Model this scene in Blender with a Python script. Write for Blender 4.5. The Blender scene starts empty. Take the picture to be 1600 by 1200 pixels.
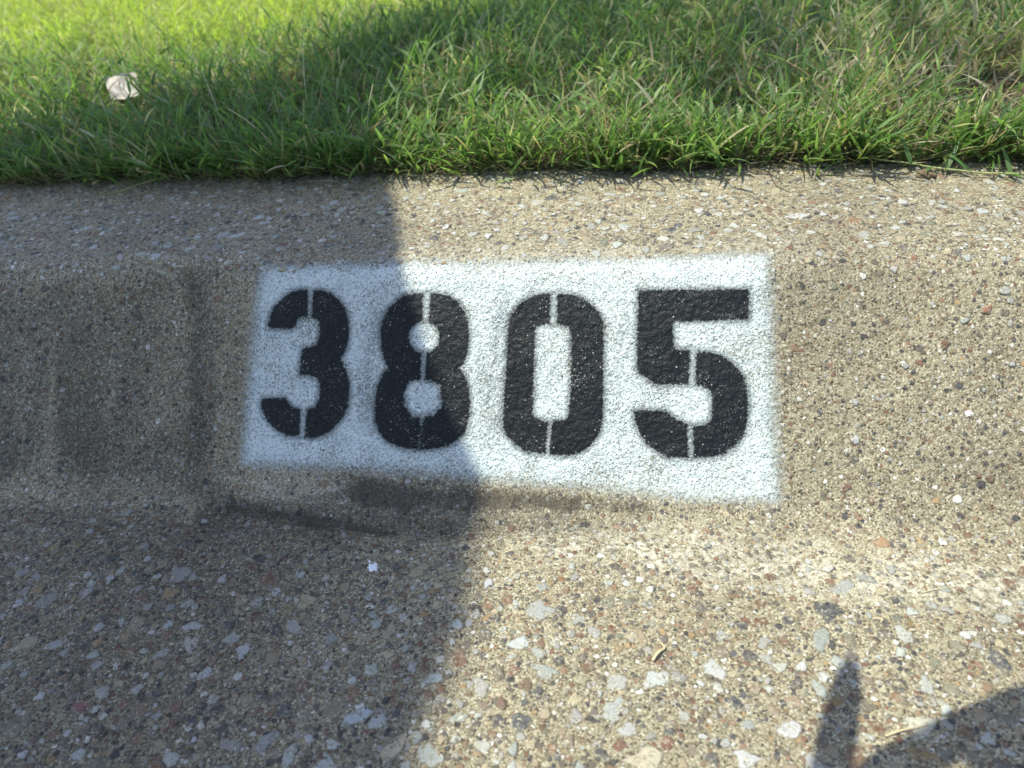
import bpy, math
import numpy as np

R = math.radians
rng = np.random.default_rng(3805)
SUN = np.array([-.35, -.10, 1.0]); SUN /= np.linalg.norm(SUN)      # towards the sun

# ---------------------------------------------------------------- camera, sky, sun, exposure
scene = bpy.context.scene
C = scene.collection
cam_data = bpy.data.cameras.new('camera')
cam = bpy.data.objects.new('camera', cam_data); C.objects.link(cam)
CAM = np.array([0.0805, -0.3382, 0.3360])
cr = (0.98509874, 0.14886094, -0.08614464); cu = (-0.0148731, 0.57272656, 0.81961154); cf = (-0.17134547, 0.80611705, -0.56640624)
from mathutils import Matrix, Vector
cam.matrix_world = Matrix(((cr[0], cu[0], -cf[0], CAM[0]), (cr[1], cu[1], -cf[1], CAM[1]), (cr[2], cu[2], -cf[2], CAM[2]), (0, 0, 0, 1)))
cam_data.sensor_width = 36; cam_data.lens = 25.9875
cam_data.clip_start = 0.01; cam_data.clip_end = 200
cam_data.dof.use_dof = True; cam_data.dof.focus_distance = 0.46; cam_data.dof.aperture_fstop = 8.5
scene.camera = cam

world = bpy.data.worlds.new("World"); scene.world = world; world.use_nodes = True
wn = world.node_tree.nodes; wl = world.node_tree.links
sky = wn.new('ShaderNodeTexSky'); sky.sky_type = 'NISHITA'; sky.sun_disc = False
sky.sun_elevation = math.asin(SUN[2]); sky.sun_rotation = math.atan2(SUN[0], SUN[1])
sky.altitude = 150; sky.air_density = 1.0; sky.dust_density = 1.6; sky.ozone_density = 1.2
wl.new(sky.outputs[0], wn['Background'].inputs[0]); wn['Background'].inputs[1].default_value = 0.15
sd = bpy.data.lights.new('sun', 'SUN'); sd.energy = 4.1; sd.angle = R(0.45); sd.color = (1.0, 0.975, 0.82)
so = bpy.data.objects.new('sun', sd); C.objects.link(so)
so.rotation_euler = Vector(SUN).to_track_quat('Z', 'Y').to_euler()
scene.view_settings.view_transform = 'Standard'; scene.view_settings.look = 'None'
scene.view_settings.gamma = 1; scene.view_settings.exposure = 0.67

# ---------------------------------------------------------------- helpers
def tag(o, label=None, cat=None, group=None, kind=None):
    if label: o['label'] = label
    if cat: o['category'] = cat
    if group: o['group'] = group
    if kind: o['kind'] = kind
    return o

def empty(name, loc=(0, 0, 0)):
    o = bpy.data.objects.new(name, None); C.objects.link(o); o.location = loc
    o.empty_display_size = .02
    return o

def mesh_obj(name, V, faces, mats, parent=None, smooth=True, attrs=None, colors=None, matidx=None):
    """faces: list of int arrays (n,k) of constant k"""
    V = np.asarray(V, np.float32)
    me = bpy.data.meshes.new(name)
    me.vertices.add(len(V)); me.vertices.foreach_set('co', V.ravel())
    tot = np.concatenate([np.full(len(f), f.shape[1], np.int32) for f in faces])
    idx = np.concatenate([f.ravel() for f in faces]).astype(np.int32)
    me.loops.add(len(idx)); me.loops.foreach_set('vertex_index', idx)
    me.polygons.add(len(tot))
    me.polygons.foreach_set('loop_start', (np.cumsum(tot) - tot).astype(np.int32))
    me.polygons.foreach_set('use_smooth', np.full(len(tot), smooth))
    for m in mats: me.materials.append(m)
    if matidx is not None: me.polygons.foreach_set('material_index', np.asarray(matidx, np.int32))
    for k, a in (attrs or {}).items():
        at = me.attributes.new(k, 'FLOAT', 'POINT'); at.data.foreach_set('value', np.asarray(a, np.float32))
    for k, a in (colors or {}).items():
        at = me.attributes.new(k, 'FLOAT_COLOR', 'POINT')
        c = np.ones((len(V), 4), np.float32); c[:, :3] = a; at.data.foreach_set('color', c.ravel())
    me.update(); me.validate()
    o = bpy.data.objects.new(name, me); C.objects.link(o)
    if parent is not None: o.parent = parent
    return o

_tab = rng.random((8, 512, 512)).astype(np.float32)
def vnoise(x, y, f, seed=0):
    """smooth value noise 0..1 at frequency f per metre"""
    t = _tab[seed % 8]; o = (seed * 37.17)
    X = x * f + 100 + o; Y = y * f + 100 + o * .7
    xi = np.floor(X).astype(int); yi = np.floor(Y).astype(int)
    fx = X - xi; fy = Y - yi
    fx = fx * fx * fx * (fx * (fx * 6 - 15) + 10); fy = fy * fy * fy * (fy * (fy * 6 - 15) + 10)
    a = t[xi % 512, yi % 512]; b = t[(xi + 1) % 512, yi % 512]; c = t[xi % 512, (yi + 1) % 512]; d = t[(xi + 1) % 512, (yi + 1) % 512]
    return a * (1 - fx) * (1 - fy) + b * fx * (1 - fy) + c * (1 - fx) * fy + d * fx * fy
def fbm(x, y, f, o=4, seed=0, g=.5):
    r = 0; a = 1; n = 0
    for i in range(o):
        r = r + a * (vnoise(x, y, f * 2 ** i, seed + i) - .5); n += a; a *= g
    return r / n * 2
def sstep(a, b, x):
    t = np.clip((x - a) / (b - a), 0, 1); return t * t * (3 - 2 * t)
def seg_dist(u, s, a, b):
    ax, ay = a; bx, by = b; dx, dy = bx - ax, by - ay; L = dx * dx + dy * dy + 1e-12
    t = np.clip(((u - ax) * dx + (s - ay) * dy) / L, 0, 1)
    return np.hypot(u - ax - t * dx, s - ay - t * dy)
def poly_sd(u, s, P):
    """signed distance, positive inside"""
    P = np.asarray(P, float); d = np.full(u.shape, 1e9); ins = np.zeros(u.shape, bool)
    for i in range(len(P)):
        a = P[i]; b = P[(i + 1) % len(P)]
        d = np.minimum(d, seg_dist(u, s, a, b))
        c = ((a[1] > s) != (b[1] > s)) & (u < (b[0] - a[0]) * (s - a[1]) / (b[1] - a[1] + 1e-15) + a[0])
        ins ^= c
    return np.where(ins, d, -d)

class NT:
    """small shader node helper"""
    def __init__(self, name):
        self.m = bpy.data.materials.new(name); self.m.use_nodes = True
        self.t = self.m.node_tree; self.n = self.t.nodes; self.l = self.t.links
        self.b = self.n['Principled BSDF']; self.out = self.n['Material Output']
    def new(self, ty, **kw):
        n = self.n.new(ty)
        for k, v in kw.items(): setattr(n, k, v)
        return n
    def put(self, sock, v):
        if isinstance(v, bpy.types.NodeSocket): self.l.new(v, sock)
        elif v is not None:
            sock.default_value = v
    def math(self, op, a, b=None, c=None, clamp=False):
        n = self.new('ShaderNodeMath', operation=op); n.use_clamp = clamp
        self.put(n.inputs[0], a)
        if b is not None: self.put(n.inputs[1], b)
        if c is not None: self.put(n.inputs[2], c)
        return n.outputs[0]
    def mr(self, v, a, b, c=0, d=1, smooth=False):
        n = self.new('ShaderNodeMapRange'); n.interpolation_type = 'SMOOTHSTEP' if smooth else 'LINEAR'
        self.put(n.inputs[0], v); self.put(n.inputs[1], a); self.put(n.inputs[2], b); self.put(n.inputs[3], c); self.put(n.inputs[4], d)
        return n.outputs[0]
    def mix(self, f, a, b, blend='MIX'):
        n = self.new('ShaderNodeMix', data_type='RGBA', blend_type=blend)
        self.put(n.inputs[0], f)
        for s, v in ((n.inputs[6], a), (n.inputs[7], b)):
            if isinstance(v, tuple): v = (*v, 1) if len(v) == 3 else v
            self.put(s, v)
        return n.outputs[2]
    def noise(self, scale, detail=2, rough=.5, vec=None, col=False):
        n = self.new('ShaderNodeTexNoise'); n.inputs['Scale'].default_value = scale
        n.inputs['Detail'].default_value = detail; n.inputs['Roughness'].default_value = rough
        self.put(n.inputs['Vector'], vec if vec else self.P)
        return n.outputs['Color' if col else 'Fac']
    def vor(self, scale, vec=None, feature='F1', rnd=1):
        n = self.new('ShaderNodeTexVoronoi', feature=feature); n.inputs['Scale'].default_value = scale
        n.inputs['Randomness'].default_value = rnd
        self.put(n.inputs['Vector'], vec if vec else self.P)
        return n
    def coords(self):
        g = self.new('ShaderNodeNewGeometry'); self.P = g.outputs['Position']; return self.P
    def attr(self, name, col=False):
        a = self.new('ShaderNodeAttribute', attribute_name=name); return a.outputs['Color' if col else 'Fac']
    def ramp(self, f, stops, const=False):
        n = self.new('ShaderNodeValToRGB'); e = n.color_ramp.elements
        n.color_ramp.interpolation = 'CONSTANT' if const else 'LINEAR'
        while len(e) < len(stops): e.new(.5)
        for k, (p, c) in enumerate(stops):
            e[k].position = p; e[k].color = (*c, 1)
        self.put(n.inputs[0], f); return n.outputs[0]
    def sep(self, c):
        n = self.new('ShaderNodeSeparateColor'); self.l.new(c, n.inputs[0]); return n.outputs
    def warp(self, scale, amt, base=None):
        nz = self.noise(scale, 2, .5, base, True)
        s = self.new('ShaderNodeVectorMath', operation='SUBTRACT'); self.l.new(nz, s.inputs[0]); s.inputs[1].default_value = (.5, .5, .5)
        k = self.new('ShaderNodeVectorMath', operation='SCALE'); self.l.new(s.outputs[0], k.inputs[0]); k.inputs['Scale'].default_value = amt
        a = self.new('ShaderNodeVectorMath', operation='ADD'); self.l.new(base if base else self.P, a.inputs[0]); self.l.new(k.outputs[0], a.inputs[1])
        return a.outputs[0]
    def bump(self, h, strength=1, dist=.001, normal=None):
        n = self.new('ShaderNodeBump'); n.inputs['Strength'].default_value = strength; n.inputs['Distance'].default_value = dist
        self.put(n.inputs['Height'], h)
        if normal: self.l.new(normal, n.inputs['Normal'])
        return n.outputs[0]

# ---------------------------------------------------------------- materials
PAL = [(0, (.035, .037, .045)), (.20, (.10, .085, .07)), (.32, (.15, .075, .045)), (.40, (.22, .14, .085)), (.50, (.40, .33, .22)),
       (.60, (.13, .12, .085)), (.68, (.30, .29, .26)), (.80, (.50, .49, .43)), (.90, (.32, .22, .11)), (.94, (.62, .60, .54))]

def concrete():
    t = NT('exposed_aggregate_concrete'); P = t.coords()
    stain_shade, pale, expo = t.attr('stain_shade'), t.attr('pale'), t.attr('expo')
    w = t.warp(420, .0022)
    # mortar: sand and cement
    mort = t.mix(t.noise(28, 4, .6), (.215, .190, .120), (.30, .270, .178))
    mort = t.mix(t.mr(t.noise(150, 3, .65), .35, .7), mort, (.175, .148, .098))
    v0 = t.vor(1150, t.warp(2500, .0006)); g0 = t.sep(v0.outputs['Color'])
    grain = t.ramp(g0[0], [(0, (.03, .026, .018)), (.22, (.13, .10, .06)), (.42, (.285, .245, .16)), (.7, (.37, .335, .225)), (.9, (.56, .52, .40))])
    col = t.mix(t.mr(g0[1], .2, 1, .25, .85), mort, grain)
    # fine gravel, 1.5 - 3 mm
    def layer(col, scale, rmin, rmax, thr, vec, h):
        v = t.vor(scale, vec); c = t.sep(v.outputs['Color'])
        rad = t.mr(c[1], 0, 1, rmin, rmax)
        keep = t.math('LESS_THAN', c[2], thr)
        inside = t.mr(t.math('SUBTRACT', rad, v.outputs['Distance']), 0, .07, 0, 1, True)
        m = t.math('MULTIPLY', inside, keep)
        sc = t.ramp(c[0], PAL, True)
        sc = t.mix(t.mr(t.noise(700, 2, .6), .3, .7, 0, .5), sc, t.mix(.5, sc, (.30, .27, .2)))
        # a dark socket line round each stone
        ring = t.math('MULTIPLY', t.mr(t.math('ABSOLUTE', t.math('SUBTRACT', rad, v.outputs['Distance'])), 0, .09, 1, 0), keep)
        col = t.mix(m, col, sc)
        col = t.mix(t.math('MULTIPLY', ring, .45), col, (.09, .075, .055))
        hh = t.math('MULTIPLY', t.math('MULTIPLY', m, t.mr(v.outputs['Distance'], 0, .5, 1, .4)), h)
        return col, hh
    col, h1 = layer(col, 330, .25, .52, t.mr(expo, 0, 1, .40, .72), w, .6)
    col, h2 = layer(col, 170, .22, .46, t.mr(expo, 0, 1, .18, .6), t.warp(260, .004), 1.0)
    # pits
    pn = t.vor(520, t.warp(900, .0012)); pc = t.sep(pn.outputs['Color'])
    pit = t.math('MULTIPLY', t.mr(pn.outputs['Distance'], .18, .36, 1, 0), t.math('LESS_THAN', pc[0], .32))
    col = t.mix(t.math('MULTIPLY', pit, .85), col, (.05, .04, .03))
    # cement paste smeared pale
    pm = t.math('MULTIPLY', pale, t.mr(t.noise(260, 3, .7), .42, .62))
    col = t.mix(t.math('MULTIPLY', pm, .75), col, (.50, .48, .39))
    # black dirt that sits in the pores, plus shade painted on the left gutter
    sn = t.mr(t.math('ADD', t.math('MULTIPLY', t.noise(420, 4, .8), .8), t.math('MULTIPLY', g0[1], .22)), .30, .72)
    sm = t.mr(t.math('SUBTRACT', t.math('MULTIPLY', stain_shade, 1.35), t.math('MULTIPLY', sn, .85)), -.28, .62, 0, .80)
    col = t.mix(sm, col, (.036, .031, .024))
    big = t.mr(t.noise(7, 3, .5), .3, .7, .82, 1.1)
    cc = t.new('ShaderNodeCombineColor')
    for i in range(3): t.l.new(big, cc.inputs[i])
    col = t.mix(1.0, col, cc.outputs[0], 'MULTIPLY')
    t.l.new(col, t.b.inputs['Base Color'])
    t.b.inputs['Roughness'].default_value = .8; t.b.inputs['Specular IOR Level'].default_value = .35
    h = t.math('ADD', t.math('ADD', h1, h2), t.math('MULTIPLY', t.mr(v0.outputs['Distance'], 0, .7, 1, 0), .28))
    h = t.math('ADD', h, t.math('MULTIPLY', t.noise(420, 3, .7), .8))
    h = t.math('SUBTRACT', h, t.math('MULTIPLY', pit, 1.0))
    t.l.new(t.bump(h, 1, .0006), t.b.inputs['Normal'])
    return t.m

def stone_mat():
    t = NT('embedded_stone'); t.coords()
    c = t.attr('Col', True)
    n = t.noise(260, 4, .65); n2 = t.noise(900, 4, .7)
    col = t.mix(t.mr(n, .35, .7, 0, .5), c, t.mix(.55, c, (.42, .40, .34)))
    col = t.mix(t.mr(n2, .48, .66, 0, .6), col, t.mix(.55, col, (.08, .07, .05)))
    v0 = t.vor(1150, t.warp(2500, .0006)); g0 = t.sep(v0.outputs['Color'])
    sand = t.ramp(g0[0], [(0, (.05, .044, .032)), (.2, (.14, .118, .072)), (.45, (.26, .235, .16)), (.75, (.35, .325, .235)), (.94, (.58, .55, .44))])
    # cement film still clinging to it, most at the rim
    film = t.math('ADD', t.noise(330, 4, .75), t.math('MULTIPLY', t.attr('rim'), .16))
    col = t.mix(t.mr(film, .50, .62, 0, .92), col, sand)
    col = t.mix(t.math('MULTIPLY', t.attr('rim'), .45), col, (.12, .10, .07))
    col = t.mix(t.math('MULTIPLY', t.attr('stain_shade'), t.mr(n2, .3, .7, .25, 1.0), clamp=True), col, (.035, .035, .03))
    t.l.new(col, t.b.inputs['Base Color'])
    t.b.inputs['Roughness'].default_value = .62; t.b.inputs['Specular IOR Level'].default_value = .35
    t.l.new(t.bump(t.math('ADD', n, t.math('MULTIPLY', n2, .8)), 1, .0006), t.b.inputs['Normal'])
    return t.m

def paint_height(t):
    # orange peel over sand: rounded grains, pits and wrinkles
    a = t.vor(560, t.warp(800, .0016)); b = t.vor(1000, t.warp(1500, .0010))
    h = t.math('MULTIPLY', t.mr(a.outputs['Distance'], 0, .6, 1, 0, True), 1.5)
    h = t.math('ADD', h, t.math('MULTIPLY', t.mr(b.outputs['Distance'], 0, .6, 1, 0), .6))
    h = t.math('ADD', h, t.math('MULTIPLY', t.noise(330, 3, .6), 1.3))
    pn = t.vor(520, t.warp(700, .0024)); pc = t.sep(pn.outputs['Color'])
    thr = t.mr(t.math('ADD', t.noise(70, 2, .5), t.math('MULTIPLY', t.attr('ripple'), .25)), .35, .8, .10, .6)
    pit = t.math('MULTIPLY', t.mr(pn.outputs['Distance'], .10, .30, 1, 0), t.math('LESS_THAN', pc[0], thr))
    return t.math('SUBTRACT', h, t.math('MULTIPLY', pit, 1.6)), pit

def soft_alpha(t, width_lo, width_hi, speckle, nscale):
    sdv = t.attr('sd')
    n = t.math('SUBTRACT', t.noise(nscale, 3, .7), .5)
    k = t.math('ADD', sdv, t.math('MULTIPLY', n, speckle))
    return t.mr(k, width_lo, width_hi, 0, 1, True)

def white_paint():
    t = NT('white_spray_paint'); t.coords()
    h, pit = paint_height(t)
    col = t.mix(t.mr(t.noise(60, 3, .6), .35, .7), (.57, .635, .62), (.50, .565, .555))
    col = t.mix(t.math('MULTIPLY', pit, .8), col, (.10, .11, .12))  # pits also darkened in the colour, as shade in the hollows
    thin = t.mr(t.math('ADD', t.noise(620, 3, .75), t.math('MULTIPLY', t.attr('ripple'), .12)), .51, .64)  # shading of bumps and ripples, painted into the white as dark flecks
    col = t.mix(t.math('MULTIPLY', thin, .66), col, (.15, .165, .165))
    t.l.new(col, t.b.inputs['Base Color']); t.b.inputs['Roughness'].default_value = .36
    t.b.inputs['Specular IOR Level'].default_value = .5
    t.l.new(t.bump(h, 1, .00034), t.b.inputs['Normal'])
    al = soft_alpha(t, -.0095, .0045, .021, 520)
    # worn thin: grains of the concrete show through here and there
    gap = t.mr(t.math('ADD', t.noise(700, 3, .8), t.math('MULTIPLY', t.noise(38, 3, .6), .35)), .71, .81, 0, .85)
    t.l.new(t.math('MULTIPLY', al, t.math('SUBTRACT', 1.0, gap)), t.b.inputs['Alpha'])
    return t.m

def black_paint():
    t = NT('black_stencil_paint'); t.coords()
    h, pit = paint_height(t)
    col = t.mix(t.mr(t.noise(500, 3, .7), .55, .8), (.006, .0085, .0095), (.018, .023, .024))
    fleck = t.vor(420, t.warp(800, .001)); fc = t.sep(fleck.outputs['Color'])
    m = t.math('MULTIPLY', t.mr(fleck.outputs['Distance'], .13, .2, 1, 0), t.math('LESS_THAN', fc[0], t.mr(t.noise(45, 2, .5), .38, .7, .06, .30)))
    col = t.mix(t.math('MULTIPLY', m, .8), col, (.45, .44, .38))
    t.l.new(col, t.b.inputs['Base Color']); t.b.inputs['Roughness'].default_value = .5
    t.b.inputs['Specular IOR Level'].default_value = .22
    t.l.new(t.bump(h, 1, .00014), t.b.inputs['Normal'])
    edge = soft_alpha(t, -.0010, .0009, .0046, 700)
    mist = t.math('MULTIPLY', soft_alpha(t, -.0042, .0005, .0040, 900), .42)      # overspray round the stencil
    al = t.math('MAXIMUM', edge, mist)
    pin = t.mr(t.math('ADD', t.noise(850, 3, .8), t.math('MULTIPLY', t.noise(50, 3, .6), .3)), .73, .80, 0, .7)
    t.l.new(t.math('MULTIPLY', al, t.math('SUBTRACT', 1.0, pin)), t.b.inputs['Alpha'])
    return t.m

def simple(name, c1, c2, scale, rough=.8, bump=.0005, spec=.3, c3=None):
    t = NT(name); t.coords()
    n = t.noise(scale, 5, .65)
    col = t.mix(t.mr(n, .35, .65), c1, c2)
    if c3: col = t.mix(t.mr(t.noise(scale * 3.3, 3, .6), .58, .68), col, c3)
    t.l.new(col, t.b.inputs['Base Color']); t.b.inputs['Roughness'].default_value = rough
    t.b.inputs['Specular IOR Level'].default_value = spec
    t.l.new(t.bump(t.noise(scale * 2, 5, .7), 1, bump), t.b.inputs['Normal'])
    return t.m

def leaf_mat(name, transl=.42, rough=.45, attr='Col', fixed=None):
    t = NT(name); t.coords()
    c = t.attr(attr, True) if fixed is None else t.mix(t.noise(9, 3, .5), fixed[0], fixed[1])
    c = t.mix(t.mr(t.noise(190, 3, .6), .3, .75, 0, .35), c, t.mix(.5, c, (.30, .30, .12)))
    t.l.new(c, t.b.inputs['Base Color']); t.b.inputs['Roughness'].default_value = rough
    t.b.inputs['Specular IOR Level'].default_value = .35
    tr = t.new('ShaderNodeBsdfTranslucent')
    t.l.new(t.mix(1.0, c, (1.3, 1.45, .8), 'MULTIPLY'), tr.inputs[0])
    mx = t.new('ShaderNodeMixShader'); mx.inputs[0].default_value = transl
    t.l.new(t.b.outputs[0], mx.inputs[1]); t.l.new(tr.outputs[0], mx.inputs[2]); t.l.new(mx.outputs[0], t.out.inputs[0])
    return t.m

M_conc = concrete(); M_stone = stone_mat(); M_white = white_paint(); M_black = black_paint()
M_soil = simple('dry_soil', (.10, .07, .045), (.19, .135, .085), 90, .95, .004, .1, (.05, .035, .02))
M_clod = simple('soil_clod', (.13, .10, .065), (.22, .17, .11), 500, .95, .0008, .1)
M_grass = leaf_mat('grass_blade', .5)
M_straw = simple('dry_straw', (.50, .40, .22), (.62, .52, .32), 300, .6, .0002)
M_runner = leaf_mat('runner_leaf', .3)
M_asph = simple('asphalt', (.04, .04, .042), (.07, .068, .065), 300, .9, .002, .3, (.16, .15, .14))
M_bark = simple('bark', (.16, .11, .075), (.30, .23, .17), 40, .85, .002)
M_crown = leaf_mat('shade_leaf', .1, .4, fixed=((.05, .10, .02), (.09, .15, .035)))
M_fleck = simple('white_paint_blot', (.80, .82, .84), (.70, .74, .78), 400, .5, .0004)

# ---------------------------------------------------------------- kerb and gutter surface
# profile in (y, z), s = distance along it: 0 at the crease, up the face, over the top
def make_profile():
    ctrl = [(-0.60, 0.024), (0.0, 0.0), (0.0992, 0.127), (0.262, 0.1365)]; rad = [0, .045, .032, 0]
    c = [np.array(p, float) for p in ctrl]; out = [c[0]]
    for i in (1, 2):
        a = (c[i-1]-c[i]); a /= np.linalg.norm(a); b = (c[i+1]-c[i]); b /= np.linalg.norm(b)
        th = np.arccos(a @ b); L = rad[i]/np.tan(th/2); bis = (a+b); bis /= np.linalg.norm(bis)
        ce = c[i]+bis*rad[i]/np.sin(th/2)
        v0 = c[i]+a*L-ce; v1 = c[i]+b*L-ce; a0 = np.arctan2(v0[1], v0[0]); a1 = np.arctan2(v1[1], v1[0])
        d = (a1-a0+np.pi) % (2*np.pi)-np.pi
        for q in np.linspace(0, 1, 16): out.append(ce+rad[i]*np.array([np.cos(a0+d*q), np.sin(a0+d*q)]))
    out.append(c[3]); out = np.array(out)
    s = np.concatenate([[0], np.cumsum(np.linalg.norm(np.diff(out, axis=0), axis=1))])
    return out, s - s[np.argmin(np.linalg.norm(out, axis=1))]
PR, PS = make_profile()
def prof(s):
    return np.interp(s, PS, PR[:, 0]), np.interp(s, PS, PR[:, 1])

def axis(lo, hi, step, outlo, outhi, ostep):
    a = np.arange(lo, hi + step / 2, step)
    pre = lo - np.cumsum(np.geomspace(step * 2, ostep, 14)); pre = pre[pre > outlo]
    pre = np.concatenate([np.arange(pre[-1] - ostep, outlo, -ostep), pre])[::1] if len(pre) else np.array([])
    post = hi + (lo - pre)
    r = np.unique(np.round(np.concatenate([pre, a, post]), 6))
    return r[(r >= outlo) & (r <= outhi)]
UA = axis(-.64, .56, .001, -6, 6, .05)
SA = np.unique(np.round(np.concatenate([np.linspace(-.597, -.262, 60), np.arange(-.26, .3225, .001)]), 6))
UU, SS = np.meshgrid(UA, SA, indexing='ij')
NU, NS = UU.shape

def displace(u, s):
    d = fbm(u, s, 9, 3, 1) * .0022 + fbm(u, s, 40, 2, 2) * .0007 + fbm(u, s, 240, 2, 3) * .00028 + fbm(u, s, 460, 1, 4) * .00025
    face = sstep(-.01, .03, s) * (1 - sstep(.14, .18, s))
    gut = 1 - sstep(-.05, .0, s)
    # the face left of the number is worn back a little
    d -= .0045 * face * sstep(-.185, -.245, u + .012 * fbm(u, s, 30, 2, 5)) * (1 + .5 * fbm(u, s, 22, 2, 4))
    # a toe of mortar under the number's left corner and the groove below it
    toe = np.exp(-(seg_dist(u, s, (-.165, .006), (-.115, .006)) / .017) ** 2); d += .0045 * toe
    gr = seg_dist(u, s, (-.192, -.005), (-.161, -.0135)); gr = np.minimum(gr, seg_dist(u, s, (-.161, -.0135), (-.122, -.0175)))
    gr = np.minimum(gr, seg_dist(u, s, (-.122, -.0175), (-.07, -.0200)))
    d -= .0042 * np.exp(-(gr / .0038) ** 2) * (1 - .6 * sstep(-.13, -.07, u))
    # trowel drag lines along the gutter just below the face
    tz = np.exp(-((s + .022) / .026) ** 2)
    d += tz * .0012 * fbm(u * .22, s, 170, 3, 6)
    # upright ripples in the paint between the digits
    for uc, w, a in ((-.098, .006, 1.), (-.0115, .007, .9), (.069, .006, .5), (-.128, .008, .4)):
        env = np.exp(-((u - uc - .004 * np.sin(s * 60)) / w) ** 2) * sstep(.03, .055, s) * (1 - sstep(.125, .145, s))
        d += a * env * .0011 * fbm(u, s * .45, 260, 2, 7)
    return d
def ripple(u, s):
    r = 0
    for uc, w, a in ((-.098, .007, 1.), (-.0115, .009, 1.), (.068, .007, .55), (-.130, .010, .45)):
        r = r + a * np.exp(-((u - uc - .004 * np.sin(s * 60)) / w) ** 2) * sstep(.03, .055, s) * (1 - sstep(.125, .15, s))
    return r

yy, zz = prof(SS)
sa = np.array([prof(SA - .0015), prof(SA + .0015)])           # tangent along the profile
ty = sa[1, 0] - sa[0, 0]; tz_ = sa[1, 1] - sa[0, 1]; ln = np.hypot(ty, tz_) + 1e-12
ny, nz = -tz_ / ln, ty / ln
D = displace(UU, SS)
GP = np.stack([UU, yy + ny[None] * D, zz + nz[None] * D], -1)   # surface points
GN = np.broadcast_to(np.stack([np.zeros_like(ny), ny, nz], -1)[None], GP.shape)

def surf(u, s, h=0.0):
    """point on the finished surface, h above it"""
    u = np.asarray(u, float); s = np.asarray(s, float)
    i = np.clip(np.searchsorted(UA, u) - 1, 0, NU - 2); j = np.clip(np.searchsorted(SA, s) - 1, 0, NS - 2)
    fu = np.clip((u - UA[i]) / (UA[i+1] - UA[i]), 0, 1)[..., None]; fs = np.clip((s - SA[j]) / (SA[j+1] - SA[j]), 0, 1)[..., None]
    p = GP[i, j] * (1-fu) * (1-fs) + GP[i+1, j] * fu * (1-fs) + GP[i, j+1] * (1-fu) * fs + GP[i+1, j+1] * fu * fs
    n = GN[i, j] * (1-fs) + GN[i, j+1] * fs
    return p + n * np.asarray(h)[..., None]

def stains_shade(u, s):
    st = np.zeros_like(u)
    def add(a, b, w, k):
        nonlocal st
        d = seg_dist(u + .010 * fbm(u, s, 40, 4, 11), s + .0045 * fbm(u * .35, s, 70, 4, 12), a, b) * (1 + .5 * fbm(u * .4, s, 160, 3, 14))
        st = np.maximum(st, k * np.exp(-(d / w) ** 2))
    # grime on the face left of the number, run down in upright streaks, heaviest low down
    run = vnoise(u, s * .07, 170, 3) * .5 + vnoise(u, s * .10, 60, 4) * .6
    st = np.maximum(st, (.19 + .50 * run * (1.25 - 5 * np.clip(s - .02, 0, .2))) * sstep(-.165, -.235, u + .008 * fbm(u, s, 30, 2, 8)) * sstep(-.012, .02, s) * (1 - sstep(.135, .175, s + .012 * fbm(u, s, 40, 2, 9))))
    add((-.229, .150), (-.226, .02), .015, .66); add((-.214, .12), (-.220, .02), .008, .50); add((-.235, .035), (-.30, .014), .022, .55); add((-.21, .010), (-.27, .014), .015, .52); add((-.42, .02), (-.28, .014), .020, .38)
    # the crack line under the toe
    add((-.235, .008), (-.192, -.005), .009, .60); add((-.192, -.005), (-.161, -.0135), .006, .80)
    add((-.161, -.0135), (-.122, -.0175), .0050, .92); add((-.122, -.0175), (-.075, -.0195), .0042, .72)
    # black wet looking band under the paint
    add((-.103, .004), (-.072, .0045), .0115, .98); add((-.09, .005), (-.02, .005), .0095, .80)
    add((-.025, .0045), (.042, .0055), .0078, .95); add((.03, .005), (.082, .004), .0065, .62)
    add((-.20, -.012), (.05, -.010), .015, .50); add((-.13, -.004), (-.10, .002), .010, .5); add((-.06, -.020), (.04, -.018), .010, .25)
    add((.10, .004), (.30, .004), .012, .14); add((.17, .10), (.165, .03), .008, .16)
    run2 = vnoise(u, s * .1, 90, 5); st = st + (.10 * run2 + .05) * sstep(.15, .20, u) * sstep(.0, .03, s) * (1 - sstep(.03, .12, s))
    st = st + .42 * sstep(.01, -.16, u) * (1 - sstep(-.03, .0, s))  # shade over the left gutter, painted in as darker colour
    return np.clip(st, 0, 1)
def pales(u, s):
    p = np.exp(-(seg_dist(u, s, (.02, -.022), (.12, -.027)) / .014) ** 2) * .8
    p = np.maximum(p, 1.0 * np.exp(-(seg_dist(u, s, (.09, -.024), (.32, -.046)) / .020) ** 2))
    p = np.maximum(p, .5 * np.exp(-(seg_dist(u, s, (-.17, .002), (-.11, .004)) / .008) ** 2))
    p = np.maximum(p, .45 * np.exp(-(seg_dist(u, s, (-.09, .172), (.17, .172)) / .014) ** 2))
    return p * (.8 + .9 * vnoise(u * .3, s, 130, 3))
def expos(u, s):
    return np.clip(.22 + .78 * (1 - sstep(-.07, -.02, s)) + .40 * sstep(.15, .19, s) + .10 * fbm(u, s, 15, 2, 9), 0, 1)
ST, PA, EX = stains_shade(UU, SS), pales(UU, SS), expos(UU, SS)

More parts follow.
